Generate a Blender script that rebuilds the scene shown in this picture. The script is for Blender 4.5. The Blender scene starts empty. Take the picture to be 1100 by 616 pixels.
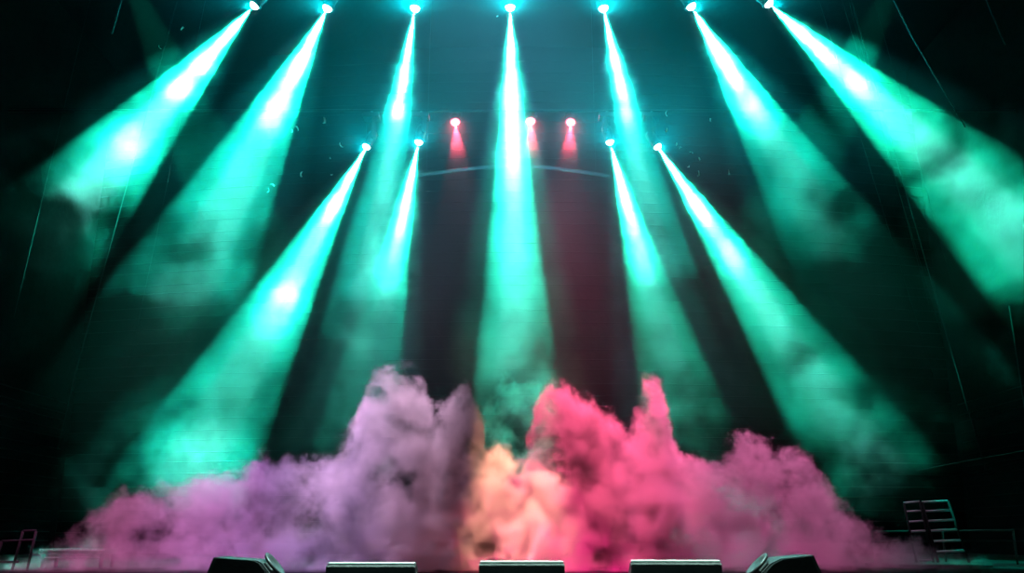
import bpy, bmesh, math, random
from mathutils import Vector, Matrix, Quaternion

random.seed(7)
S = bpy.context.scene
COL = S.collection
PI = math.pi
R = math.radians

# ------------------------------------------------------------------ camera, world, exposure
FPX = 950.0                      # focal length in pixels of the 1100x616 frame
PITCH = R(15.7)
EYE = Vector((0.0, 0.0, 0.36))   # just over a foot above the stage boards, in front of the stage edge
cam_d = bpy.data.cameras.new('camera')
cam_d.sensor_width = 36.0
cam_d.lens = 36.0 * FPX / 1100.0
cam_d.clip_end = 200
cam = bpy.data.objects.new('camera', cam_d)
COL.objects.link(cam)
cam.location = EYE
cam.rotation_euler = (PI / 2 + PITCH, 0, 0)
S.camera = cam

W = bpy.data.worlds.new('dark_hall')
S.world = W
W.use_nodes = True
W.node_tree.nodes['Background'].inputs[0].default_value = (0.002, 0.002, 0.004, 1)
W.node_tree.nodes['Background'].inputs[1].default_value = 0.1

S.view_settings.view_transform = 'Standard'
S.view_settings.look = 'None'
S.view_settings.gamma = 1.0
S.view_settings.use_curve_mapping = False
S.view_settings.exposure = 0.0

cy = S.cycles
cy.volume_step_rate = 1.5
cy.volume_max_steps = 400
cy.volume_bounces = 0
cy.max_bounces = 4
cy.diffuse_bounces = 1
cy.glossy_bounces = 2
cy.use_denoising = True


def ray(px, py):
    a = (px - 550.0) / FPX
    b = (308.0 - py) / FPX
    c, s = math.cos(PITCH), math.sin(PITCH)
    return Vector((a, c - b * s, s + b * c))


def at(px, py, Y):
    d = ray(px, py)
    return EYE + d * (Y / d.y)


# ------------------------------------------------------------------ the lamps of the rig (tuning values)
TOP_Y, MID_Y, RED_Y = 11.8, 15.0, 16.6
TEAL = (0.050, 1.0, 0.70)
CORE = (0.15, 1.0, 0.80)
# name, lens pixel, depth, aim pixel, aim depth, full cone angle, beam power, spill power, tint of the outer cone,
# smoke length (m), hot puffs [(distance m, radius m, length m, density)]
BEAMS = [
    dict(px=(274, 5), Y=TOP_Y, aim=(75, 228), aY=11.6, ang=22, pw=1.0, sp=0.5, tint=(0.006, 1.0, 0.66), L=4.2,
         hot=[(0.55, .05, .35, 1.5), (1.25, .16, .16, 1.3), (1.75, .22, .18, .7), (2.9, .28, .2, .6)],
         label='moving head light at the left end of the upper row'),
    dict(px=(352, 8), Y=TOP_Y, aim=(205, 300), aY=11.6, ang=22, pw=1.0, sp=0.7, tint=(0.006, 1.0, 0.72), L=5.2,
         hot=[(0.6, .06, .45, 1.5), (1.05, .1, .3, 3), (1.85, .17, .33, 1.6)],
         label='moving head light second from left in the upper row'),
    dict(px=(446, 8), Y=TOP_Y, aim=(398, 300), aY=11.7, ang=14, pw=0.9, sp=0.9, tint=(0.006, 1.0, 0.80), L=5.2, far=1.1,
         hot=[(0.6, .06, .5, 1.5), (1.2, .12, .14, 3), (1.75, .14, .2, 2.4)],
         label='moving head light third from left in the upper row'),
    dict(px=(548, 7), Y=TOP_Y, aim=(555, 420), aY=12.1, ang=13, pw=2.5, sp=1.0, tint=(0.02, 1.0, 0.66), L=6.6, far=1.7,
         hot=[(0.7, .07, .6, .8), (1.7, .15, .7, 1.3), (2.5, .22, .6, 1.1), (4.0, .35, 1.0, .35)],
         label='moving head light at the centre of the upper row'),
    dict(px=(648, 8), Y=TOP_Y, aim=(700, 240), aY=11.7, ang=14, pw=0.9, sp=0.9, tint=(0.006, 1.0, 0.80), L=4.8, far=1.1,
         hot=[(0.5, .06, .4, 1.5), (0.95, .1, .2, 3), (1.3, .14, .35, 2.4), (1.8, .15, .25, 1.6)],
         label='moving head light third from right in the upper row'),
    dict(px=(742, 6), Y=TOP_Y, aim=(892, 256), aY=11.6, ang=20, pw=1.05, sp=0.7, tint=(0.006, 1.0, 0.68), L=4.6,
         hot=[(0.5, .06, .4, 1.5), (1.05, .12, .3, 3.4), (1.75, .19, .42, 2.6)],
         label='moving head light second from right in the upper row'),
    dict(px=(825, 3), Y=TOP_Y, aim=(1030, 190), aY=11.4, ang=21, pw=1.05, sp=0.5, tint=(0.006, 1.0, 0.56), L=6.3, cut=[(3.5, .30, .95), (4.3, .16, .7)],
         hot=[(0.35, .04, .25, 1.5), (0.85, .1, .22, 2.6), (1.15, .16, .18, .9), (1.9, .2, .2, .5)],
         label='moving head light at the right end of the upper row'),
    dict(px=(394, 157), Y=MID_Y, aim=(232, 455), aY=13.8, ang=18, pw=1.15, sp=0.5, tint=(0.006, 1.0, 0.68), L=7.5, far=.95,
         hot=[(0.55, .05, .5, 1.5), (1.45, .12, .25, 1.6), (3.3, .20, .20, 3.4), (3.65, .28, .3, 1.2), (6.4, .5, .45, .8)],
         label='moving head light at the left end of the lower row'),
    dict(px=(450, 152), Y=MID_Y, aim=(398, 400), aY=14.6, ang=15, pw=1.15, sp=0.7, tint=(0.006, 1.0, 0.68), L=6.4, far=1.45,
         hot=[(0.6, .07, .6, 1.5), (1.6, .2, .6, 2.6), (2.75, .26, .5, 2.6)],
         label='moving head light second from left in the lower row'),
    dict(px=(655, 152), Y=MID_Y, aim=(722, 400), aY=14.6, ang=17, pw=1.0, sp=0.7, tint=(0.006, 1.0, 0.60), L=6.0, far=1.6,
         hot=[(0.6, .06, .5, 1.5), (1.35, .16, .45, 2.4), (2.3, .24, .42, 2.4)],
         label='moving head light second from right in the lower row'),
    dict(px=(706, 157), Y=MID_Y, aim=(915, 470), aY=13.8, ang=17, pw=1.15, sp=0.5, tint=(0.006, 1.0, 0.62), L=7.0, far=1.0,
         hot=[(0.55, .05, .45, 1.5), (1.6, .14, .3, 2.4), (2.65, .2, .25, .9)],
         label='moving head light at the right end of the lower row'),
]
for b in BEAMS:
    b['p'] = at(b['px'][0], b['px'][1], b['Y'])
    b['d'] = (at(b['aim'][0], b['aim'][1], b['aY']) - b['p']).normalized()
    b['half'] = R(b['ang'] / 2)
    b['p'] = at(b['px'][0], b['px'][1], b['Y'] + b['d'].y * .34 * .52)

BEAM_W = 64000.0
SPILL_W = 2000.0
REDS = [((489, 131), (495, 205)), ((570, 130), (574, 205)), ((613, 131), (609, 205))]
RED_W = 1500.0
# coloured washes on the smoke, from an unseen front truss, plus added fill lamps
# position (x, Y, z), aim (pixel x, pixel y, depth), cone, watts, colour
WASHES_FILLS = [
    ((-5.2, 8.0, 8.6), (140, 585, 9.8), 26, 6500, (0.95, 0.22, 0.58)),
    ((-3.4, 8.2, 8.8), (300, 540, 10.0), 24, 7200, (0.55, 0.28, 0.85)),
    ((-1.0, 8.2, 8.8), (410, 470, 10.1), 19, 10000, (0.84, 0.48, 0.76)),
    ((-0.3, 7.8, 8.8), (556, 555, 9.5), 9.5, 27000, (1.0, 0.42, 0.27)),
    ((0.5, 8.2, 8.8), (640, 475, 10.4), 20, 19000, (1.0, 0.10, 0.24)),
    ((2.0, 8.4, 8.8), (790, 530, 10.4), 24, 8000, (0.92, 0.16, 0.45)),
    ((4.2, 8.4, 8.6), (920, 590, 10.4), 18, 1800, (0.6, 0.3, 0.55)),
    ((-3.0, 3.8, 3.6), (150, 590, 9.5), 28, 450, (1.0, 0.12, 0.52)),  # first of the unseen low fills added in front of the smoke
    ((-1.0, 3.8, 3.8), (330, 545, 9.8), 30, 200, (0.55, 0.26, 0.82)),
    ((0.0, 3.8, 3.8), (520, 570, 9.4), 26, 800, (1.0, 0.18, 0.26)),
    ((0.6, 3.8, 3.8), (660, 540, 9.9), 28, 200, (1.0, 0.03, 0.22)),
    ((1.4, 3.8, 3.8), (810, 570, 9.9), 28, 120, (0.8, 0.14, 0.5)),
    ((0.0, 4.2, 8.8), (555, 606, 5.0), 40, 1400, (0.45, 1.0, 0.9)),  # unseen lamps added to light the wedge tops, this row and the next
    ((0.0, 5.35, 8.8), (555, 606, 5.0), 36, 15000, (0.6, 1.0, 0.85)),
    ((0.3, 6.4, 8.8), (592, 615, 8.8), 15, 20000, (1.0, 0.02, 0.24)),
    ((0.0, 8.6, 9.6), (550, 300, 16.5), 70, 5200, (0.08, 0.33, 0.52)),  # unseen blue fill added to tint the haze at the back
    ((2.4, 6.4, 8.8), (800, 615, 8.8), 7, 6000, (0.6, 0.75, 0.9)),  # unseen lamp added for the pale patch of floor
]

# ------------------------------------------------------------------ node helpers
TREE = None


class E:
    """a scalar field in the current node tree"""
    def __init__(self, s): self.s = s
    def __add__(a, b): return m('ADD', a, b)
    __radd__ = __add__
    def __sub__(a, b): return m('SUBTRACT', a, b)
    def __rsub__(a, b): return m('SUBTRACT', b, a)
    def __mul__(a, b): return m('MULTIPLY', a, b)
    __rmul__ = __mul__
    def __truediv__(a, b): return m('DIVIDE', a, b)
    def __rtruediv__(a, b): return m('DIVIDE', b, a)


def put(inp, v):
    if isinstance(v, E): TREE.links.new(v.s, inp)
    elif hasattr(v, 'is_output'): TREE.links.new(v, inp)
    else: inp.default_value = v


def m(op, *a, clamp=False):
    n = TREE.nodes.new('ShaderNodeMath'); n.operation = op; n.use_clamp = clamp
    for i, v in enumerate(a): put(n.inputs[i], v)
    return E(n.outputs[0])


def vm(op, *a):
    n = TREE.nodes.new('ShaderNodeVectorMath'); n.operation = op
    for i, v in enumerate(a): put(n.inputs['Scale'] if (op == 'SCALE' and i == 1) else n.inputs[i], v)
    if op in ('DOT_PRODUCT', 'LENGTH', 'DISTANCE'): return E(n.outputs['Value'])
    return n.outputs['Vector']


def sstep(x, lo, hi, a=0.0, b=1.0):
    n = TREE.nodes.new('ShaderNodeMapRange'); n.interpolation_type = 'SMOOTHSTEP'
    for k, v in zip(('Value', 'From Min', 'From Max', 'To Min', 'To Max'), (x, lo, hi, a, b)): put(n.inputs[k], v)
    return E(n.outputs[0])


def gauss(x, w):                 # exp(-(x/w)^2)
    q = x / w
    return m('EXPONENT', (q * q) * -1.0)


def noise(vec, scale, detail=4, rough=.55, dist=0.0, color=False):
    n = TREE.nodes.new('ShaderNodeTexNoise'); n.noise_dimensions = '3D'
    put(n.inputs['Vector'], vec)
    n.inputs['Scale'].default_value = scale; n.inputs['Detail'].default_value = detail
    n.inputs['Roughness'].default_value = rough; n.inputs['Distortion'].default_value = dist
    return n.outputs['Color'] if color else E(n.outputs[0])


def fcurve(x, pts):
    n = TREE.nodes.new('ShaderNodeFloatCurve')
    c = n.mapping.curves[0]
    n.mapping.use_clip = False
    while len(c.points) < len(pts): c.points.new(.5, .5)
    for p, q in zip(c.points, sorted(pts)): p.location = q; p.handle_type = 'AUTO_CLAMPED'
    n.mapping.update()
    put(n.inputs['Value'], x)
    return E(n.outputs[0])


def mat(name, color, rough=.6, metal=0.0, emit=None, strength=0.0, bump=None, spec=.5):
    global TREE
    M = bpy.data.materials.new(name); M.use_nodes = True
    TREE = M.node_tree
    p = TREE.nodes['Principled BSDF']
    p.inputs['Base Color'].default_value = (*color, 1)
    p.inputs['Roughness'].default_value = rough
    p.inputs['Metallic'].default_value = metal
    p.inputs['Specular IOR Level'].default_value = spec
    if emit:
        p.inputs['Emission Color'].default_value = (*emit, 1)
        p.inputs['Emission Strength'].default_value = strength
        M.cycles.emission_sampling = 'NONE'
    if bump:
        co = TREE.nodes.new('ShaderNodeTexCoord').outputs['Object']
        h = noise(co, bump[0], 5)
        b = TREE.nodes.new('ShaderNodeBump'); b.inputs['Strength'].default_value = bump[1]
        b.inputs['Distance'].default_value = .02
        put(b.inputs['Height'], h); TREE.links.new(b.outputs[0], p.inputs['Normal'])
        r = sstep(h, .3, .7, max(0, rough - .12), min(1, rough + .12)); put(p.inputs['Roughness'], r)
    return M


# ------------------------------------------------------------------ mesh helpers
def link(o, parent=None):
    COL.objects.link(o)
    if parent is not None: o.parent = parent
    return o


def obj(name, bm, material, parent=None, smooth=False, loc=None, rot=None):
    me = bpy.data.meshes.new(name); bm.normal_update(); bm.to_mesh(me); bm.free()
    me.materials.append(material)
    if smooth:
        for p in me.polygons: p.use_smooth = True
    o = bpy.data.objects.new(name, me)
    if loc is not None: o.location = loc
    if rot is not None: o.rotation_mode = 'QUATERNION'; o.rotation_quaternion = rot
    return link(o, parent)


def thing(name, label, cat, loc=(0, 0, 0), group=None):
    o = bpy.data.objects.new(name, None); o.empty_display_size = .1
    o.location = loc
    link(o); return tag(o, label, cat, group)


def tag(o, label, cat, group=None, kind=None):
    o['label'] = label; o['category'] = cat
    if group: o['group'] = group
    if kind: o['kind'] = kind
    return o


def struct(o, label=None, cat=None):
    o['kind'] = 'structure'
    if label: o['label'] = label
    if cat: o['category'] = cat
    return o


def box(bm, c, s, mtx=None, bevel=0.0):
    r = bmesh.ops.create_cube(bm, size=1.0)
    vs = r['verts']
    for v in vs: v.co = Vector((v.co.x * s[0], v.co.y * s[1], v.co.z * s[2]))
    if bevel:
        es = list({e for v in vs for e in v.link_edges})
        q = bmesh.ops.bevel(bm, geom=es, offset=bevel, segments=2, affect='EDGES', profile=.6)
        vs = list({v for f in q['faces'] for v in f.verts} | {v for v in vs if v.is_valid})
    for v in vs:
        v.co = v.co + Vector(c)
        if mtx: v.co = mtx @ v.co
    return vs


def tube(bm, pts, r, seg=8, caps=True):
    pts = [Vector(p) for p in pts]
    rings = []
    for i, p in enumerate(pts):
        d = (pts[min(i + 1, len(pts) - 1)] - pts[max(i - 1, 0)]).normalized()
        u = d.cross(Vector((0, 0, 1)))
        if u.length < .1: u = d.cross(Vector((0, 1, 0)))
        u.normalize(); w = d.cross(u)
        rr = r[i] if isinstance(r, (list, tuple)) else r
        rings.append([bm.verts.new(p + (u * math.cos(2 * PI * k / seg) + w * math.sin(2 * PI * k / seg)) * rr) for k in range(seg)])
    for a, b in zip(rings, rings[1:]):
        for k in range(seg): bm.faces.new((a[k], a[(k + 1) % seg], b[(k + 1) % seg], b[k]))
    if caps:
        bm.faces.new(rings[0][::-1]); bm.faces.new(rings[-1])


def lathe(bm, prof, seg=24):
    """profile [(radius, z)] around z"""
    rings = []
    for r, z in prof:
        if r < 1e-5: rings.append([bm.verts.new((0, 0, z))])
        else: rings.append([bm.verts.new((r * math.cos(2 * PI * k / seg), r * math.sin(2 * PI * k / seg), z)) for k in range(seg)])
    for a, b in zip(rings, rings[1:]):
        for k in range(seg):
            k2 = (k + 1) % seg
            if len(a) == 1 and len(b) == 1: continue
            if len(a) == 1: bm.faces.new((a[0], b[k2], b[k]))
            elif len(b) == 1: bm.faces.new((a[k], a[k2], b[0]))
            else: bm.faces.new((a[k], a[k2], b[k2], b[k]))
    bmesh.ops.recalc_face_normals(bm, faces=bm.faces)


def prism(bm, outline, x0, x1):
    """outline [(y, z)] extruded along x"""
    a = [bm.verts.new((x0, y, z)) for y, z in outline]
    b = [bm.verts.new((x1, y, z)) for y, z in outline]
    n = len(outline)
    bm.faces.new(a); bm.faces.new(b[::-1])
    for k in range(n): bm.faces.new((a[k], b[k], b[(k + 1) % n], a[(k + 1) % n]))
    bmesh.ops.recalc_face_normals(bm, faces=bm.faces)


B = bmesh.new

M_black = mat('black_paint', (0.012, 0.012, 0.014), .55, bump=(60, .2))
M_wall = mat('black_drape', (0.004, 0.004, 0.0045), .95, bump=(8, .4), spec=.03)
M_rib = mat('dark_batten', (0.008, 0.008, 0.009), .7, spec=.12)
M_steel = mat('dull_steel', (0.30, 0.31, 0.33), .4, .8, bump=(40, .1))
M_dim = mat('weathered_steel', (0.07, 0.072, 0.075), .5, .6, bump=(40, .1))
M_rung = mat('worn_aluminium', (0.5, 0.52, 0.53), .45, .2, bump=(60, .1))
M_lit_edge = mat('painted_edge_light', (0.8, 0.82, 0.8), .4)  # light on the wedge tops, put into a near-white colour
M_cable = mat('dark_cable', (0.010, 0.010, 0.011), .8, spec=.2)
M_alu = mat('brushed_aluminium', (0.62, 0.63, 0.65), .3, .9, bump=(90, .1))
M_cab = mat('black_speaker_paint', (0.02, 0.022, 0.024), .5, bump=(150, .5))
M_grille = mat('black_steel_grille', (0.03, 0.032, 0.034), .45, .3, bump=(320, .7))
M_lens = mat('lit_lens_teal', (.8, .9, .9), .2, emit=(0.75, 1.0, 0.97), strength=14)
M_lensred = mat('lit_lens_red', (.9, .3, .3), .2, emit=(1.0, 0.10, 0.16), strength=9)
M_lensmid = mat('lit_lens_red_centre', (.9, .8, .8), .2, emit=(1.0, .75, .75), strength=14)
M_paper = mat('white_foil', (.9, .9, .86), .35)


def aim(d):                     # rotation taking local -Z to d
    return Vector((0, 0, -1)).rotation_difference(Vector(d))

# ------------------------------------------------------------------ coloured washes and added fills
def lamp(name, kind, watts, color, loc, d, parent=None, cone=None, blend=0.0, radius=.01):
    L = bpy.data.lights.new(name, kind); L.energy = watts; L.color = color[:3]
    L.shadow_soft_size = radius
    if kind == 'SPOT': L.spot_size = cone; L.spot_blend = blend
    o = bpy.data.objects.new(name, L)
    o.location = loc; o.rotation_mode = 'QUATERNION'; o.rotation_quaternion = aim(d)
    return link(o, parent)


for pos_, am, ang_, w_, c_ in WASHES_FILLS:
    lamp('wash_fill_lamp', 'SPOT', w_, c_, pos_, (at(*am) - Vector(pos_)).normalized(), None, R(ang_), 1.0, .03)

# two weak lamps on side trusses, above the frame
for px_, ax_ in ((118, 215), (985, 880)):
    p_ = at(px_, -70, 11.0)
    lamp('side_truss_lamp', 'SPOT', 3000, (0.0, 1.0, .62), p_, (at(ax_, 150, 11.6) - p_).normalized(), None, R(17), .5, .02)

# ------------------------------------------------------------------ the hall: stage floor, walls, ceiling
XW, Y0, Y1, ZC = 9.4, 4.4, 18.6, 11.0


def floor_mat():
    global TREE
    M = bpy.data.materials.new('black_stage_boards'); M.use_nodes = True
    TREE = M.node_tree; p = TREE.nodes['Principled BSDF']
    co = TREE.nodes.new('ShaderNodeTexCoord').outputs['Object']
    br = TREE.nodes.new('ShaderNodeTexBrick')
    br.inputs['Color1'].default_value = (.006, .006, .0065, 1); br.inputs['Color2'].default_value = (.008, .0078, .008, 1)
    br.inputs['Mortar'].default_value = (.01, .01, .01, 1)
    br.inputs['Scale'].default_value = 1.0; br.inputs['Brick Width'].default_value = 2.4; br.inputs['Row Height'].default_value = 1.2
    br.inputs['Mortar Size'].default_value = .006
    TREE.links.new(co, br.inputs['Vector'])
    TREE.links.new(br.outputs['Color'], p.inputs['Base Color'])
    h = noise(co, 3.0, 5)
    put(p.inputs['Roughness'], sstep(h, .3, .7, .5, .75))
    p.inputs['Specular IOR Level'].default_value = .06
    return M


bm = B(); box(bm, (0, (Y0 + Y1) / 2 + .4, -.1), (2 * XW + 1.6, Y1 - Y0 + 1.8, .2))
struct(obj('floor', bm, floor_mat()))
bm = B(); box(bm, (0, (Y0 + Y1) / 2, ZC + .1), (2 * XW + 1.6, Y1 - Y0 + 2, .2))
struct(obj('ceiling', bm, M_wall))

# back wall: gently bowed towards the stage, with thin horizontal battens
bm = B()
NX = 24
def yb(x): return 17.8 + x * x / 80.0
cols = [(-XW - .6 + (2 * XW + 1.2) * i / NX) for i in range(NX + 1)]
lo = [bm.verts.new((x, yb(x), 0)) for x in cols]; hi = [bm.verts.new((x, yb(x), ZC)) for x in cols]
lo2 = [bm.verts.new((x, yb(x) + .2, 0)) for x in cols]; hi2 = [bm.verts.new((x, yb(x) + .2, ZC)) for x in cols]
for i in range(NX):
    bm.faces.new((lo[i], lo[i + 1], hi[i + 1], hi[i])); bm.faces.new((lo2[i + 1], lo2[i], hi2[i], hi2[i + 1]))
    bm.faces.new((hi[i], hi[i + 1], hi2[i + 1], hi2[i])); bm.faces.new((lo2[i], lo2[i + 1], lo[i + 1], lo[i]))
wb = struct(obj('wall_back', bm, M_wall))
bm = B()
z = .4
while z < ZC - .2:
    tube(bm, [(x, yb(x) - .012, z) for x in cols], .011, 6)
    z += .19 + .12 * random.random()
obj('batten', bm, M_rib, wb)

for side, sx in (('left', -1), ('right', 1)):
    bm = B(); box(bm, (sx * (XW + .1), (Y0 + Y1) / 2 + .4, ZC / 2), (.2, Y1 - Y0 + 1.4, ZC))
    w = struct(obj('wall_' + side, bm, M_wall))
    bm = B()
    z = .25
    while z < 3.2:
        tube(bm, [(sx * (XW - .012), Y0 + .3, z), (sx * (XW - .012), Y1, z)], .012, 6)
        z += .14 + .12 * random.random()
    obj('batten', bm, M_rib, w)

# ------------------------------------------------------------------ moving head lights, with their own lamps
def beam_nodes(L, half, tint, edge=.80, skirt=.05):
    """brightness and tint across the cone: hot white core, flat coloured body, soft rim"""
    global TREE
    L.use_nodes = True; TREE = L.node_tree
    em = TREE.nodes['Emission']
    nrm = TREE.nodes.new('ShaderNodeTexCoord').outputs['Normal']
    sp = TREE.nodes.new('ShaderNodeSeparateXYZ'); put(sp.inputs[0], nrm)
    x, y, zz = (E(sp.outputs[i]) for i in range(3))
    q = m('SQRT', x * x + y * y) / m('ABSOLUTE', zz) / math.tan(half)
    core = m('EXPONENT', m('POWER', q / .46, 4.0) * -1.0)
    body = sstep(q, edge, 1.0, 1.0, 0.0)
    put(em.inputs['Strength'], body * (core * 2.0 + .74) + gauss(q, .95) * sstep(q, 1.5, 1.95, skirt, 0.0))
    mx = TREE.nodes.new('ShaderNodeMix'); mx.data_type = 'RGBA'
    put(mx.inputs[0], core)
    mx.inputs[6].default_value = (*tint, 1); mx.inputs[7].default_value = (*CORE, 1)
    TREE.links.new(mx.outputs[2], em.inputs['Color'])


def head_mesh(r, length):
    bm = B()
    lathe(bm, [(0, length), (r * .55, length), (r * .95, length * .86), (r * 1.05, length * .6), (r * 1.05, length * .5),
               (r * .95, length * .45), (r * .98, length * .1), (r * 1.12, length * .06), (r * 1.12, -.012), (r * .86, -.012), (r * .86, .02), (0, .02)])
    return bm


PIPE_Z = {TOP_Y: max(b['p'].z - b['d'].z * .177 for b in BEAMS[:7]) + .46, MID_Y: max(b['p'].z - b['d'].z * .177 for b in BEAMS[7:]) + .46}


def moving_head(b, group):
    p, d = b['p'], b['d']
    L, rr = .34, .088
    pivot = p - d * (L * .52)
    top = Vector((pivot.x, b['Y'], PIPE_Z[b['Y']] - .076))
    pz = pivot.z - top.z
    t = thing('moving_head_light', b['label'] + ', bright white lens', 'stage light', top, group)
    T = -top
    bm = B(); box(bm, (0, 0, -.05), (.3, .22, .1), bevel=.015); obj('base', bm, M_black, t)
    bm = B(); box(bm, (0, 0, .025), (.05, .05, .05), bevel=.006); obj('clamp', bm, M_steel, t)
    yaw = Matrix.Rotation(math.atan2(d.y, d.x), 4, 'Z') if Vector((d.x, d.y)).length > .02 else Matrix.Identity(4)
    bm = B()
    for s in (-1, 1):
        box(bm, (0, s * .125, pz / 2 - .07), (.09, .025, -pz - .1), bevel=.008, mtx=yaw)
    box(bm, (0, 0, -.115), (.09, .27, .03), bevel=.008, mtx=yaw)
    for s in (-1, 1):
        tube(bm, [yaw @ Vector((0, s * .09, pz)), yaw @ Vector((0, s * .135, pz))], .035, 12)
    obj('yoke', bm, M_black, t)
    h = obj('head', head_mesh(rr, L), M_black, t, True, T + p, aim(d))
    bm = B(); lathe(bm, [(rr * .84, .006), (rr * .8, -.012), (rr * .74, -.036), (rr * .55, -.056), (rr * .3, -.069), (0, -.073)])
    obj('lens', bm, M_lens, h, True)
    lp = p + d * .078
    o = lamp('beam_lamp', 'SPOT', BEAM_W * b['pw'], (1, 1, 1), T + lp, d, t, math.atan(math.tan(b['half']) * 1.95) * 2, 0.0)
    beam_nodes(o.data, b['half'], b['tint'], .72 if b['ang'] < 18 else .82, .10 if b['ang'] < 16 else .025)
    lamp('spill_lamp', 'SPOT', SPILL_W * b['sp'], (0.0, 0.72, 0.86), T + lp, (Vector((d.x * .25, -1, .12))).normalized(), t, R(112), .8)
    return t


for i, b in enumerate(BEAMS):
    moving_head(b, 'moving head lights of the rig')

# black pipes the lights hang from
def pipe(name, label, z_of, Y, x0, x1, r=.025):
    bm = B(); tube(bm, [(x0, Y, z_of), (x1, Y, z_of)], r, 10)
    return tag(obj(name, bm, M_black, None, True), label, 'truss')


for Yr, bs, lab in ((TOP_Y, BEAMS[:7], 'black hanging pipe above the upper row of lights'),
                    (MID_Y, BEAMS[7:], 'black hanging pipe carrying the lower row of lights')):
    t = pipe('lighting_pipe', lab, PIPE_Z[Yr], Yr, -XW - .05, XW + .05)

# red par cans at the back of the stage
zr = at(550, 119, RED_Y).z
for i, (a, c) in enumerate(REDS):
    p = at(a[0], a[1], RED_Y); d = (at(c[0], c[1], RED_Y - 1.1) - p).normalized()
    lab = ('red stage light on the back pipe, left of the central beam', 'red light on the back pipe, touching the right edge of the central beam',
           'red stage light on the back pipe, farthest right of the three')[i]
    top = Vector((p.x, RED_Y, zr - .0225 - .009))
    t = thing('par_can', lab, 'stage light', top, 'red lights on the back pipe')
    bm = B()
    lathe(bm, [(0, .3), (.05, .3), (.085, .24), (.105, .1), (.11, 0), (.118, -.004), (.118, -.02), (.1, -.02), (.1, .01), (0, .01)])
    can = obj('can', bm, M_black, t, True, p - top, aim(d))
    bm = B(); lathe(bm, [(.099, -.004), (.085, -.022), (.052, -.036), (0, -.044)]); ln = obj('lens', bm, M_lensred, can, True)
    bm = B(); lathe(bm, [(.07, -.03), (.05, -.043), (.025, -.052), (0, -.054)]); obj('lamp_filament', bm, M_lensmid, can, True)
    bm = B()
    for s in (-1, 1): box(bm, (s * .125, 0, (p.z - top.z) / 2 + .05), (.012, .04, top.z - p.z - .1))
    box(bm, (0, 0, -.002), (.262, .04, .012))
    obj('bracket', bm, M_black, t)
    lp = p + d * .065
    lamp('red_lamp', 'SPOT', RED_W, (1, .06, .13), lp - top, d, t, R(24), .6)
    lamp('red_spill_lamp', 'SPOT', 30.0, (1, .05, .12), lp - top, (d + Vector((0, -.5, 0))).normalized(), t, R(150), 1.0)
bm = B(); tube(bm, [(-XW - .05, RED_Y, zr), (XW + .05, RED_Y, zr)], .022, 10)
t = tag(obj('lighting_pipe', bm, M_cable, None, True), 'thin dark pipe just above the red lights', 'truss')

# shallow curved truss below the red lights
bm = B()
pts = []
for px, py in ((438, 190.5), (458, 187.5), (490, 183.3), (520, 180), (556, 178), (592, 180.5), (615, 183.5), (640, 187), (655, 189.5)):
    pts.append(at(px, py, 16.0))
ct = thing('curved_truss', 'shallow curved metal truss below the red lights, passing behind the central beam', 'truss', pts[4])
o0 = pts[4]
for name, dz in (('upper_chord', .03), ('lower_chord', -.03)):
    bm = B(); tube(bm, [p - o0 + Vector((0, 0, dz)) for p in pts], .012, 8); obj(name, bm, M_dim, ct, True)
bm = B()
lo = [bm.verts.new(p - o0 + Vector((0, -.008, -.03))) for p in pts]; hi = [bm.verts.new(p - o0 + Vector((0, -.008, .03))) for p in pts]
lo2 = [bm.verts.new(p - o0 + Vector((0, .008, -.03))) for p in pts]; hi2 = [bm.verts.new(p - o0 + Vector((0, .008, .03))) for p in pts]
for k in range(len(pts) - 1):
    bm.faces.new((lo[k], lo[k + 1], hi[k + 1], hi[k])); bm.faces.new((lo2[k + 1], lo2[k], hi2[k], hi2[k + 1]))
obj('web_panel', bm, M_dim, ct)
for p in (pts[1], pts[7]):
    bm = B(); tube(bm, [p - o0 + Vector((0, 0, .03)), Vector((p.x, p.y, ZC)) - o0], .005, 6); obj('hanging_wire', bm, M_black, ct)

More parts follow.
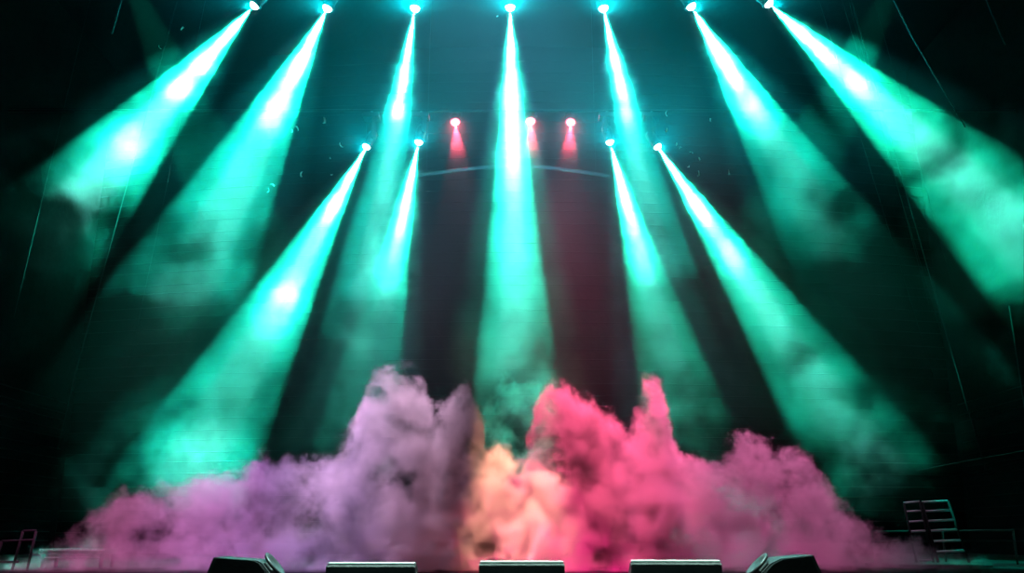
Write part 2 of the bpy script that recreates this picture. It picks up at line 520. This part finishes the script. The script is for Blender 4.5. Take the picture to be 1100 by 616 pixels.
# ------------------------------------------------------------------ wedge monitors along the stage edge
def wedge(px0, px1, ptop, Y, yaw, label, bright):
    """px0..px1 span of the top back edge, ptop its pixel height"""
    a = at(px0, ptop, Y); c = at(px1, ptop, Y)
    w = (c.x - a.x); h = a.z; D = .38
    t = thing('stage_monitor', label, 'speaker', ((a.x + c.x) / 2, Y, 0), 'wedge monitors along the stage edge')
    t.rotation_euler = (0, 0, R(yaw))
    # y local: audience side is -y; the cabinet slopes down away from the audience towards the performer
    out = [(-.02, .0), (.0, h * .55), (-.0, h - .012), (.012, h), (.09, h), (.12, h - .02), (D, .06), (D, 0)]
    bm = B(); prism(bm, out, -w / 2, w / 2)
    bmesh.ops.bevel(bm, geom=[e for e in bm.edges if abs((e.verts[0].co - e.verts[1].co).x) < 1e-4], offset=.006, segments=2, affect='EDGES')
    obj('cabinet', bm, M_cab, t)
    bm = B()                                                 # grille on the sloping face
    gy0, gz0, gy1, gz1 = .14, h - .04, D - .03, .078
    n = Vector((0, h - .08, D - .12)).normalized()
    g = [Vector((sx * (w / 2 - .03), yy, zz)) + n * .012 for sx, yy, zz in ((-1, gy0, gz0), (1, gy0, gz0), (1, gy1, gz1), (-1, gy1, gz1))]
    v1 = [bm.verts.new(q) for q in g]; v0 = [bm.verts.new(q - n * .03) for q in g]
    bm.faces.new(v1); bm.faces.new(v0[::-1])
    for k in range(4): bm.faces.new((v1[k], v0[k], v0[(k + 1) % 4], v1[(k + 1) % 4]))
    bmesh.ops.recalc_face_normals(bm, faces=bm.faces); obj('grille', bm, M_grille, t)
    bm = B(); box(bm, (0, .05, h + .004), (w - .012, .078, .012), bevel=.004)
    obj('lit_top_strip', bm, M_lit_edge, t)  # added strip whose pale colour stands in for light on the top edge
    for s in (-1, 1):
        bm = B(); box(bm, (s * (w / 2 + .004), .2, h * .42), (.014, .12, .05), bevel=.005); obj('handle', bm, M_black, t)
    bm = B(); box(bm, (-w * .25, -.012, h * .3), (.09, .02, .06), bevel=.004); obj('connector_plate', bm, M_steel, t)
    return t


wedge(350, 446, 607, 5.0, 0, 'black wedge monitor with a pale lit top edge, second from left along the stage edge', 1)
wedge(514.5, 606.5, 605.5, 4.95, 0, 'black wedge monitor with the brightest lit top edge, centred on the stage edge', 1)
wedge(678, 775, 604.5, 5.0, -2.5, 'black wedge monitor with a teal lit top edge, second from right along the stage edge', 1)


def side_wedge(outline_px, Y, label, s):
    """corner wedges turned so that the closed end panel faces the hall and the grille slopes to one side"""
    P = [at(x, y, Y) for x, y in outline_px]
    cx = sum(p.x for p in P) / len(P)
    t = thing('stage_monitor', label, 'speaker', (cx, Y, 0), 'wedge monitors along the stage edge')
    D = .28
    def prof(pp, y0, y1):
        bm = B()
        a = [bm.verts.new((x, y0, z)) for x, z in pp]; c = [bm.verts.new((x, y1, z)) for x, z in pp]
        bm.faces.new(a); bm.faces.new(c[::-1])
        for k in range(len(pp)): bm.faces.new((a[k], c[k], c[(k + 1) % len(pp)], a[(k + 1) % len(pp)]))
        bmesh.ops.recalc_face_normals(bm, faces=bm.faces)
        return bm
    pp = [(P[0].x - cx, 0)] + [(p.x - cx, p.z) for p in P] + [(P[-1].x - cx + .06 * s, 0)]
    pp[0] = (P[0].x - cx - .03 * s, 0)
    bm = prof(pp, 0, D)
    bmesh.ops.bevel(bm, geom=[e for e in bm.edges if abs((e.verts[0].co - e.verts[1].co).y) < 1e-4 and abs(e.verts[0].co.z) + abs(e.verts[1].co.z) > .02], offset=.007, segments=2, affect='EDGES')
    obj('cabinet', bm, M_cab, t)
    bm = prof([(x * .86, .03 + z * .86) for x, z in pp], -.008, .004); obj('end_panel', bm, M_black, t)
    n = Vector((P[0].x - P[1].x, 0, 0)); u = Vector((P[1].x - P[0].x, 0, P[1].z - P[0].z)).normalized()
    mid = Vector(((P[0].x + P[1].x) / 2 - cx, D / 2, (P[0].z + P[1].z) / 2)); out = Vector((-abs(u.z) * s, 0, abs(u.x)))
    rot = Vector((0, 0, 1)).rotation_difference(out)
    L = (P[1] - P[0]).length
    bm = B(); box(bm, (0, 0, .006), (L * .9, D - .05, .012), mtx=Matrix.Translation(mid) @ Matrix.Rotation(-math.atan2(out.x, out.z) * -1, 4, 'Y'), bevel=.004)
    obj('grille', bm, M_grille, t)
    bm = B(); lathe(bm, [(.075, 0), (.082, .008), (.082, .016), (.066, .018), (.05, .008), (.02, .004), (0, .01)], 28)
    for v in bm.verts: v.co = Matrix.Translation(mid + out * .01) @ rot.to_matrix().to_4x4() @ v.co
    obj('speaker_cone', bm, M_dim, t, True)
    return t


side_wedge([(289, 616), (281, 605.5), (276, 602.8), (229, 599.2), (221, 618)], 5.0, 'black wedge monitor turned sideways at the left end of the stage edge', -1)
side_wedge([(819, 616), (828, 606), (839, 600.6), (874.5, 597), (884, 618)], 5.0, 'black wedge monitor turned sideways at the right end of the stage edge', 1)

# ------------------------------------------------------------------ right: scaffold ladders on a dark riser, pipe railing
YL = 10.6
def seg(bm, a, c, r, Y=YL, dY=0):
    tube(bm, [at(a[0], a[1], Y), at(c[0], c[1], Y + dY)], r, 8)


def ladder(label, rails, rungs, r):
    t = thing('scaffold_ladder', label, 'ladder', at(*rails[0][1], YL), 'ladders on the dark riser')
    o0 = t.location.copy()
    def piece(n, a, c, rr, Ma):
        bm = B(); tube(bm, [at(*a, YL) - o0, at(*c, YL) - o0], rr, 8); obj(n, bm, Ma, t, True)
    for a, c in rails: piece('rail', a, c, r, M_cable)
    for a, c in rungs: piece('rung', a, c, r * .8, M_rung)
    return t


ladder('wide metal ladder leaning at right, with six bright rungs',
       [((990.5, 539.5), (1007.7, 604.6)), ((1018, 538.5), (1041.2, 604.6))],
       [((990.5, 539.8), (1018, 538.6)), ((993, 549.6), (1021.5, 548.5)), ((996, 560.2), (1025.5, 558.8)),
        ((998.6, 570.6), (1029.3, 569.4)), ((1001.6, 582), (1033.2, 580.8)), ((1004.5, 593.2), (1037.2, 592))], .016)
ladder('narrow metal ladder leaning left of the wide one, with five rungs',
       [((970.9, 540.5), (984.6, 604.6)), ((987.5, 539), (1002.6, 604.6))],
       [((970.9, 540.7), (987.5, 539.2)), ((973, 550), (989.6, 549)), ((975.3, 561), (992, 560)),
        ((977.5, 571.2), (994.5, 570.6)), ((984, 602.6), (1002, 602))], .014)
pl = at(962, 607, YL); pr = at(1062, 607, YL)
t = thing('stage_riser', 'low black riser carrying the two ladders at right', 'riser', ((pl.x + pr.x) / 2, YL + .42, 0))
bm = B(); box(bm, (0, 0, pl.z / 2), (pr.x - pl.x, 1.0, pl.z), bevel=.008); obj('deck', bm, M_black, t)
bm = B(); box(bm, (0, -.505, pl.z - .012), (pr.x - pl.x, .014, .02), bevel=.003); obj('edge_strip', bm, M_rib, t)

t = thing('pipe_railing', 'thin two rail pipe railing running behind the ladders at right', 'railing', (at(1000, 620, 11.6).x, 11.6, 0))
o0 = t.location.copy()
M_rail = M_cable
for y, x0, x1 in ((571, 936, 1089), (582, 936, 1089)):
    bm = B(); tube(bm, [at(x0, y + .6, 11.6) - o0, at(x1, y - .8, 11.6) - o0], .012, 8); obj('rail', bm, M_cable, t, True)
for x in (937, 1012, 1088):
    p = at(x, 570.6, 11.6)
    bm = B(); tube(bm, [(p.x - o0.x, 0, 0), (p.x - o0.x, 0, p.z)], .014, 8); obj('post', bm, M_black, t, True)
t = thing('cable_swag', 'two thin cables sagging across the wall at far right', 'cable', at(1098, 500, 11.8))
o0 = t.location.copy()
for pts in (((990, 517), (1020, 513), (1060, 505), (1108, 493)), ((985, 506), (1030, 497), (1070, 490), (1108, 483))):
    bm = B(); tube(bm, [at(x, y, 11.8) - o0 for x, y in pts], .005, 6); obj('cable', bm, M_cable, t, True)
bm = B()
for k in (.0, .25):
    p = at(1108, 490, 11.8); tube(bm, [(p.x - o0.x, p.y - o0.y, at(1108, 494, 11.8).z - o0.z), (p.x + .02 - o0.x, p.y - o0.y, 3.4 - o0.z)], .01, 6)
obj('drop', bm, M_black, t)

# ------------------------------------------------------------------ left: low platform with a lit edge, folding barrier
a, c = at(42, 590, 10.4), at(112, 590, 10.4)
w = c.x - a.x; zt = a.z
t = thing('stage_platform', 'low black platform with a pale front edge at lower left', 'riser', ((a.x + c.x) / 2, 10.4 + .2, 0))
bm = B(); box(bm, (0, 0, zt - .03), (w, .36, .06), bevel=.006); obj('deck', bm, M_black, t)
bm = B(); box(bm, (0, -.19, zt - .012), (w, .018, .022), bevel=.004); obj('edge_strip', bm, M_alu, t)
bm = B(); box(bm, (0, -.16, zt * .55), (w * .86, .012, .014)); obj('cross_bar', bm, M_steel, t)
for sx in (-1, 1):
    for sy in (-1, 1):
        bm = B(); tube(bm, [(sx * (w / 2 - .04), sy * .15, 0), (sx * (w / 2 - .04), sy * .15, zt - .06)], .022, 10); obj('leg', bm, M_black, t)

YB = 9.6
t = thing('steel_barrier', 'dim steel barrier frame standing left of the low platform', 'barrier', (at(20, 600, YB).x, YB, 0))
o0 = t.location.copy()
def bp(x, y): return at(x, y, YB) - o0
fl = lambda x: Vector((at(x, 605, YB).x - o0.x, 0, 0.0))
for nm, a, c in (('post', bp(25, 571), fl(14)), ('post', bp(39, 571), fl(30)), ('post', bp(2, 582), fl(-6))):
    bm = B(); tube(bm, [c, a], .014, 8); obj(nm, bm, M_cable, t, True)
for a, c in (((25, 571), (39, 570.4)), ((2, 582), (37, 580.5)), ((-2, 604), (20, 604))):
    bm = B(); tube(bm, [bp(*a), bp(*c)], .012, 8); obj('rail', bm, M_cable, t, True)

# ------------------------------------------------------------------ thin cables hanging in the dark at both sides
def cable(pts, Y, r, Ma, label):
    P = [at(x, y, Y) for x, y in pts]
    d = (P[0] - P[1]).normalized(); top = P[0] + d * ((ZC - P[0].z) / max(d.z, .2))
    bm = B(); tube(bm, [top] + P, r, 6)
    return tag(obj('hanging_cable', bm, Ma, None, True), label, 'cable', 'cables hanging at the sides of the stage')


cable([(958, -4), (980, 40), (1008, 88), (1037, 137)], 10.8, .008, M_black, 'dark cable hanging at upper right, ending just above the rightmost beam')
cable([(1058, -4), (1080, 48)], 10.5, .010, M_cable, 'short pale cable tip hanging in the top right corner')
cable([(975, 240), (998, 327)], 12.6, 0.0045, M_cable, 'thin cable hanging right of centre height, ending above the open dark corner')
cable([(1002, 230), (1027, 321)], 12.8, 0.0045, M_cable, 'thin cable beside another, its tip farther right and higher')
cable([(985, 270), (1013, 364)], 12.2, 0.0045, M_cable, 'thin cable whose tip crosses a shorter one at mid right')
cable([(968, 290), (1003, 405)], 12.4, 0.0045, M_cable, 'thin cable with the second lowest tip at right')
cable([(1000, 300), (1027, 395), (1059, 506)], 12.0, .010, M_cable, 'longest dark cable at right, reaching down to the sagging cables')
cable([(131, -3), (120, 36)], 10.8, .012, M_black, 'dark cable hanging at upper left in the faint beam')
cable([(32, 270), (15, 341)], 12.0, 0.0045, M_cable, 'thin cable at far left, ending below the leftmost beam')
cable([(154, 320), (139, 392)], 12.6, 0.0045, M_cable, 'thin cable hanging between the two leftmost beams')
cable([(95, 350), (80, 405), (62, 482)], 12.2, .008, M_cable, 'longest dark cable at left, reaching lowest')

# ------------------------------------------------------------------ scraps of foil drifting in the air
FL = [(349, 131, 7), (366, 157, 5.5), (320, 138, 5), (314, 141, 3), (289, 205, 4), (293, 198, 4), (323, 187, 5), (354, 170, 3), (357, 188, 3),
      (715, 122, 5), (716, 141, 5), (743, 163, 4), (751, 170, 3.5), (740, 180, 4), (751, 187, 5), (783, 186, 5), (731, 158, 4), (763, 130, 4),
      (195, 31, 4), (171, 51, 3.5), (535, 17, 3), (727, 155, 3)]
first = None
for i, (x, y, s) in enumerate(FL):
    if first is None:
        bm = B()
        n = 6
        for sd in (0, 1):
            pass
        va = []
        for k in range(n + 1):
            u = k / n
            ang = (u - .5) * 2.2
            va.append([Vector((.5 * math.sin(ang), (-.18 + .36 * j) * (1 - .5 * u), .5 * (1 - math.cos(ang)) + .05 * (j * u))) for j in (0, 1)])
        tp = [[bm.verts.new(q + Vector((0, 0, .012))) for q in r_] for r_ in va]
        bt = [[bm.verts.new(q - Vector((0, 0, .012))) for q in r_] for r_ in va]
        for k in range(n):
            bm.faces.new((tp[k][0], tp[k + 1][0], tp[k + 1][1], tp[k][1])); bm.faces.new((bt[k][1], bt[k + 1][1], bt[k + 1][0], bt[k][0]))
            for j in (0, 1):
                bm.faces.new((tp[k][j], bt[k][j], bt[k + 1][j], tp[k + 1][j]))
        bm.faces.new((tp[0][0], tp[0][1], bt[0][1], bt[0][0])); bm.faces.new((tp[n][0], tp[n][1], bt[n][1], bt[n][0]))
        bmesh.ops.recalc_face_normals(bm, faces=bm.faces)
        o = first = obj('foil_scrap', bm, M_paper)
    else:
        o = first.copy(); COL.objects.link(o)
    o.location = at(x, y, 11.9 if 200 < x < 500 or x > 600 else 11.4)
    o.rotation_mode = 'XYZ'
    o.rotation_euler = (random.uniform(0, 6), random.uniform(0, 6), random.uniform(0, 6))
    sc = s * 1.4 * 11.9 / 950
    o.scale = (sc, sc, sc)
    where = ('between the two leftmost upper beams' if 200 < x < 345 else 'left of the lower row of lights' if 345 <= x < 450 else
             'in the top left corner above the leftmost beam' if x < 200 else 'beside the central upper light' if x < 600 else
             'right of the lower row of lights')
    tag(o, 'tiny bright scrap of foil drifting ' + where, 'confetti', 'foil scraps ' + where)

# ------------------------------------------------------------------ haze and smoke (density grids built with geometry nodes)
def volume_material(name, color, g=0.0):
    global TREE
    M = bpy.data.materials.new(name); M.use_nodes = True; TREE = M.node_tree
    TREE.nodes.remove(TREE.nodes['Principled BSDF'])
    out = [n for n in TREE.nodes if n.type == 'OUTPUT_MATERIAL'][0]
    v = TREE.nodes.new('ShaderNodeVolumeScatter')
    v.inputs['Color'].default_value = (*color, 1); v.inputs['Anisotropy'].default_value = g
    at_ = TREE.nodes.new('ShaderNodeAttribute'); at_.attribute_name = 'density'
    TREE.links.new(at_.outputs['Fac'], v.inputs['Density'])
    TREE.links.new(v.outputs[0], out.inputs['Volume'])
    M.cycles.volume_sampling = 'EQUIANGULAR' if name == 'stage_haze' else 'MULTIPLE_IMPORTANCE'
    return M


def volume(name, lo, hi, voxel, field, M):
    global TREE
    bm = B(); box(bm, (Vector(lo) + Vector(hi)) / 2, Vector(hi) - Vector(lo))
    o = obj(name, bm, M)
    g = bpy.data.node_groups.new(name, 'GeometryNodeTree')
    g.interface.new_socket('Geometry', in_out='INPUT', socket_type='NodeSocketGeometry')
    g.interface.new_socket('Geometry', in_out='OUTPUT', socket_type='NodeSocketGeometry')
    TREE = g
    vc = g.nodes.new('GeometryNodeVolumeCube')
    vc.inputs['Min'].default_value = lo; vc.inputs['Max'].default_value = hi
    for k, a in enumerate('XYZ'):
        vc.inputs['Resolution ' + a].default_value = max(2, int((hi[k] - lo[k]) / voxel))
    pos = g.nodes.new('GeometryNodeInputPosition').outputs[0]
    put(vc.inputs['Density'], field(pos))
    sm = g.nodes.new('GeometryNodeSetMaterial'); sm.inputs['Material'].default_value = M
    out = g.nodes.new('NodeGroupOutput')
    g.links.new(vc.outputs[0], sm.inputs[0]); g.links.new(sm.outputs[0], out.inputs[0])
    md = o.modifiers.new('density', 'NODES'); md.node_group = g
    return o


def xyz(v):
    s = TREE.nodes.new('ShaderNodeSeparateXYZ'); put(s.inputs[0], v)
    return [E(s.outputs[i]) for i in range(3)]


def warp(pos, scale, amp, detail=3):
    c = noise(pos, scale, detail, .55, color=True)
    return vm('ADD', pos, vm('SCALE', vm('SUBTRACT', c, (.5, .5, .5)), amp))


def haze_field(pos):
    x, y, z = xyz(pos)
    big = noise(pos, .35, 3, .5)
    w1 = warp(pos, .8, .9)
    billow = noise(w1, 1.15, 6, .58)
    fine = noise(warp(pos, 2.2, .35), 2.6, 5, .62)
    fine2 = noise(warp(pos, 3.0, .3), 4.0, 5, .65)
    base = gauss(x, 3.7) * sstep(z, 1.0, 5.0, .15, 1.0) * sstep(big, .3, .75, .5, 1.3) * HAZE_BASE
    tot = base
    for b in BEAMS:
        v = vm('SUBTRACT', pos, tuple(b['p']))
        t = vm('DOT_PRODUCT', v, tuple(b['d']))
        r = vm('LENGTH', vm('CROSS_PRODUCT', v, tuple(b['d'])))
        q = r / (t * math.tan(b['half']) + .05)
        win = sstep(q, 1.15, 1.65, 1.0, 0.0) * sstep(t, 0.0, .15)
        tt = t / b['L']
        # smoke thins into torn billows towards the end of the beam
        edge = (billow - .5) * 1.5 + (fine - .5) * .55
        body = sstep(edge - (tt - .86) * 1.9, -.22, .30)
        torn = sstep(tt, .35, 1.0)
        tex = sstep(billow, .34, .60, .10, 1.7) * torn + (1.0 - torn) * sstep(billow, .32, .64, .45, 1.35)
        dens = body * tex * sstep(tt, .05, .85, HAZE_BEAM * 1.15, HAZE_BEAM * b.get('far', .62))
        for (ct_, cl, ca) in b.get('cut', []):
            dens = dens * (1.0 - gauss(t - ct_ + (billow - .5) * 3.0, cl) * ca)
        for (ht, hr, hl, ha) in b['hot']:
            rag = (fine - .5) * 3.2 + 1.0
            k = gauss(r / rag, hr) * gauss(t - ht + (fine - .5) * 1.0, hl)
            dens = dens + k * sstep(fine2, .36, .56, .08, 1.35) * (HAZE_HOT * ha)
        tot = tot + dens * win
    # red columns below the red lights
    for a, c in REDS:
        p = at(a[0], a[1], RED_Y); d = (at(c[0], c[1], RED_Y - 1.1) - p).normalized()
        v = vm('SUBTRACT', pos, tuple(p)); t = vm('DOT_PRODUCT', v, tuple(d)); r = vm('LENGTH', vm('CROSS_PRODUCT', v, tuple(d)))
        tot = tot + gauss(r, .24) * sstep(t, .6, 1.35, 1.0, .02) * sstep(t, -.1, .05) * .9
    # keep the edges of the haze soft
    soft = sstep(y, HLO[1], HLO[1] + .6) * sstep(y, HHI[1] - .6, HHI[1], 1.0, 0.0) * sstep(z, HLO[2], HLO[2] + .8)
    return m('MAXIMUM', tot * soft, 0.0)


HAZE_BASE, HAZE_BEAM, HAZE_HOT = .034, .088, .75
HLO, HHI = (-8.8, 9.6, .3), (8.8, 17.2, 9.0)
HV, SV = .05, .02
o = volume('stage_haze', HLO, HHI, HV, haze_field, volume_material('stage_haze', (1, 1, 1), 0.0))
tag(o, 'thin teal lit haze hanging in the beams over the stage', 'haze', kind='stuff')

# smoke rolling over the stage: outline heights in metres over x, front and rear banks
def outline(pts, Y):
    return [(at(px, py, Y).x, at(px, py, Y).z) for px, py in pts]


BANKS = [  # depth centre, thickness, density, outline (pixel pairs seen from the hall)
    (9.5, .42, 1.2, [(395, 640), (440, 600), (470, 565), (500, 528), (518, 502), (533, 492), (545, 496), (560, 508), (575, 502), (590, 508), (605, 522), (630, 560), (660, 605), (690, 640)]),
    (10.0, .5, .9, [(20, 640), (60, 600), (100, 570), (140, 545), (200, 530), (260, 515), (300, 500), (330, 500), (365, 490), (382, 455), (400, 420), (420, 402),
                    (440, 404), (452, 425), (466, 452), (476, 446), (490, 428), (503, 426), (514, 446), (524, 500), (545, 555), (600, 610), (640, 640)]),
    (10.5, .5, 1.1, [(470, 640), (500, 590), (530, 540), (556, 500), (576, 450), (590, 424), (604, 420), (618, 432), (640, 440), (655, 446), (668, 470), (677, 478), (683, 436), (690, 418), (702, 420),
                     (712, 446), (724, 484), (742, 500), (765, 502), (785, 484), (800, 474), (822, 482), (850, 496), (880, 526), (905, 555), (935, 580), (965, 592), (1000, 604), (1040, 640)]),
    (9.25, .5, .5, [(20, 640), (70, 606), (120, 594), (200, 584), (300, 580), (400, 584), (500, 580), (600, 578), (700, 582), (800, 580), (880, 590), (950, 600), (1010, 610), (1040, 640)]),
    (11.6, .4, .22, [(480, 640), (500, 560), (515, 450), (530, 420), (560, 412), (585, 425), (600, 470), (615, 560), (630, 640)]),
]
SLO, SHI = (-6.2, 8.7, .02), (5.8, 12.2, 2.7)


def smoke_field(pos):
    w = warp(pos, 1.4, .36, 2)
    w = warp(w, 3.6, .20, 3)
    w = warp(w, 9.0, .07, 2)
    x, y, z = xyz(w)
    n1 = noise(w, 2.5, 8, .66)
    n4 = m('ABSOLUTE', noise(w, 8.5, 3, .55) - .5) * 2.0
    n3 = m('ABSOLUTE', noise(w, 3.6, 4, .55) - .5) * 2.0
    n2 = noise(warp(pos, 1.0, .6), .95, 4, .5)
    tot = None
    for Y, th, dn, ol in BANKS:
        pts = outline(ol, Y)
        u = (x - SLO[0]) / (SHI[0] - SLO[0])
        h = fcurve(u, [((a - SLO[0]) / (SHI[0] - SLO[0]), max(0.0, b) / 3.0) for a, b in pts]) * 3.0
        dy = gauss(y - Y, th)
        hh = h * sstep(dy, .05, .8, .35, 1.0)
        over = hh - z + (n1 - .5) * .85 + (.22 - n3) * .46 + (.2 - n4) * .16
        d = sstep(over, 0.0, .09) * dy * sstep(n1 * 1.3 + n2 * .7 - 1.0, -.10, .11, .0, 1.6) * dn
        tot = d if tot is None else tot + d
    x0, y0, z0 = xyz(pos)
    soft = sstep(y0, SLO[1], SLO[1] + .5) * sstep(y0, SHI[1] - .5, SHI[1], 1.0, 0.0) * sstep(x0, SLO[0], SLO[0] + .8) * sstep(x0, SHI[0] - .8, SHI[0], 1.0, 0.0) * sstep(z0, 0.0, .12, .7, 1.0)
    tot = tot * sstep(n4, .02, .45, 1.3, .55) * sstep(x0, -4.6, -1.6, .40, 1.0) * sstep(x0, 2.2, 4.6, 1.0, .45)
    return m('MAXIMUM', tot * soft * SMOKE_D - .004, 0.0)


SMOKE_D = 2.6
o = volume('stage_smoke', SLO, SHI, SV, smoke_field, volume_material('stage_smoke', (.98, .98, .98), 0.0))
tag(o, 'thick pink and lavender smoke rolling across the stage floor behind the wedge monitors', 'smoke', kind='stuff')
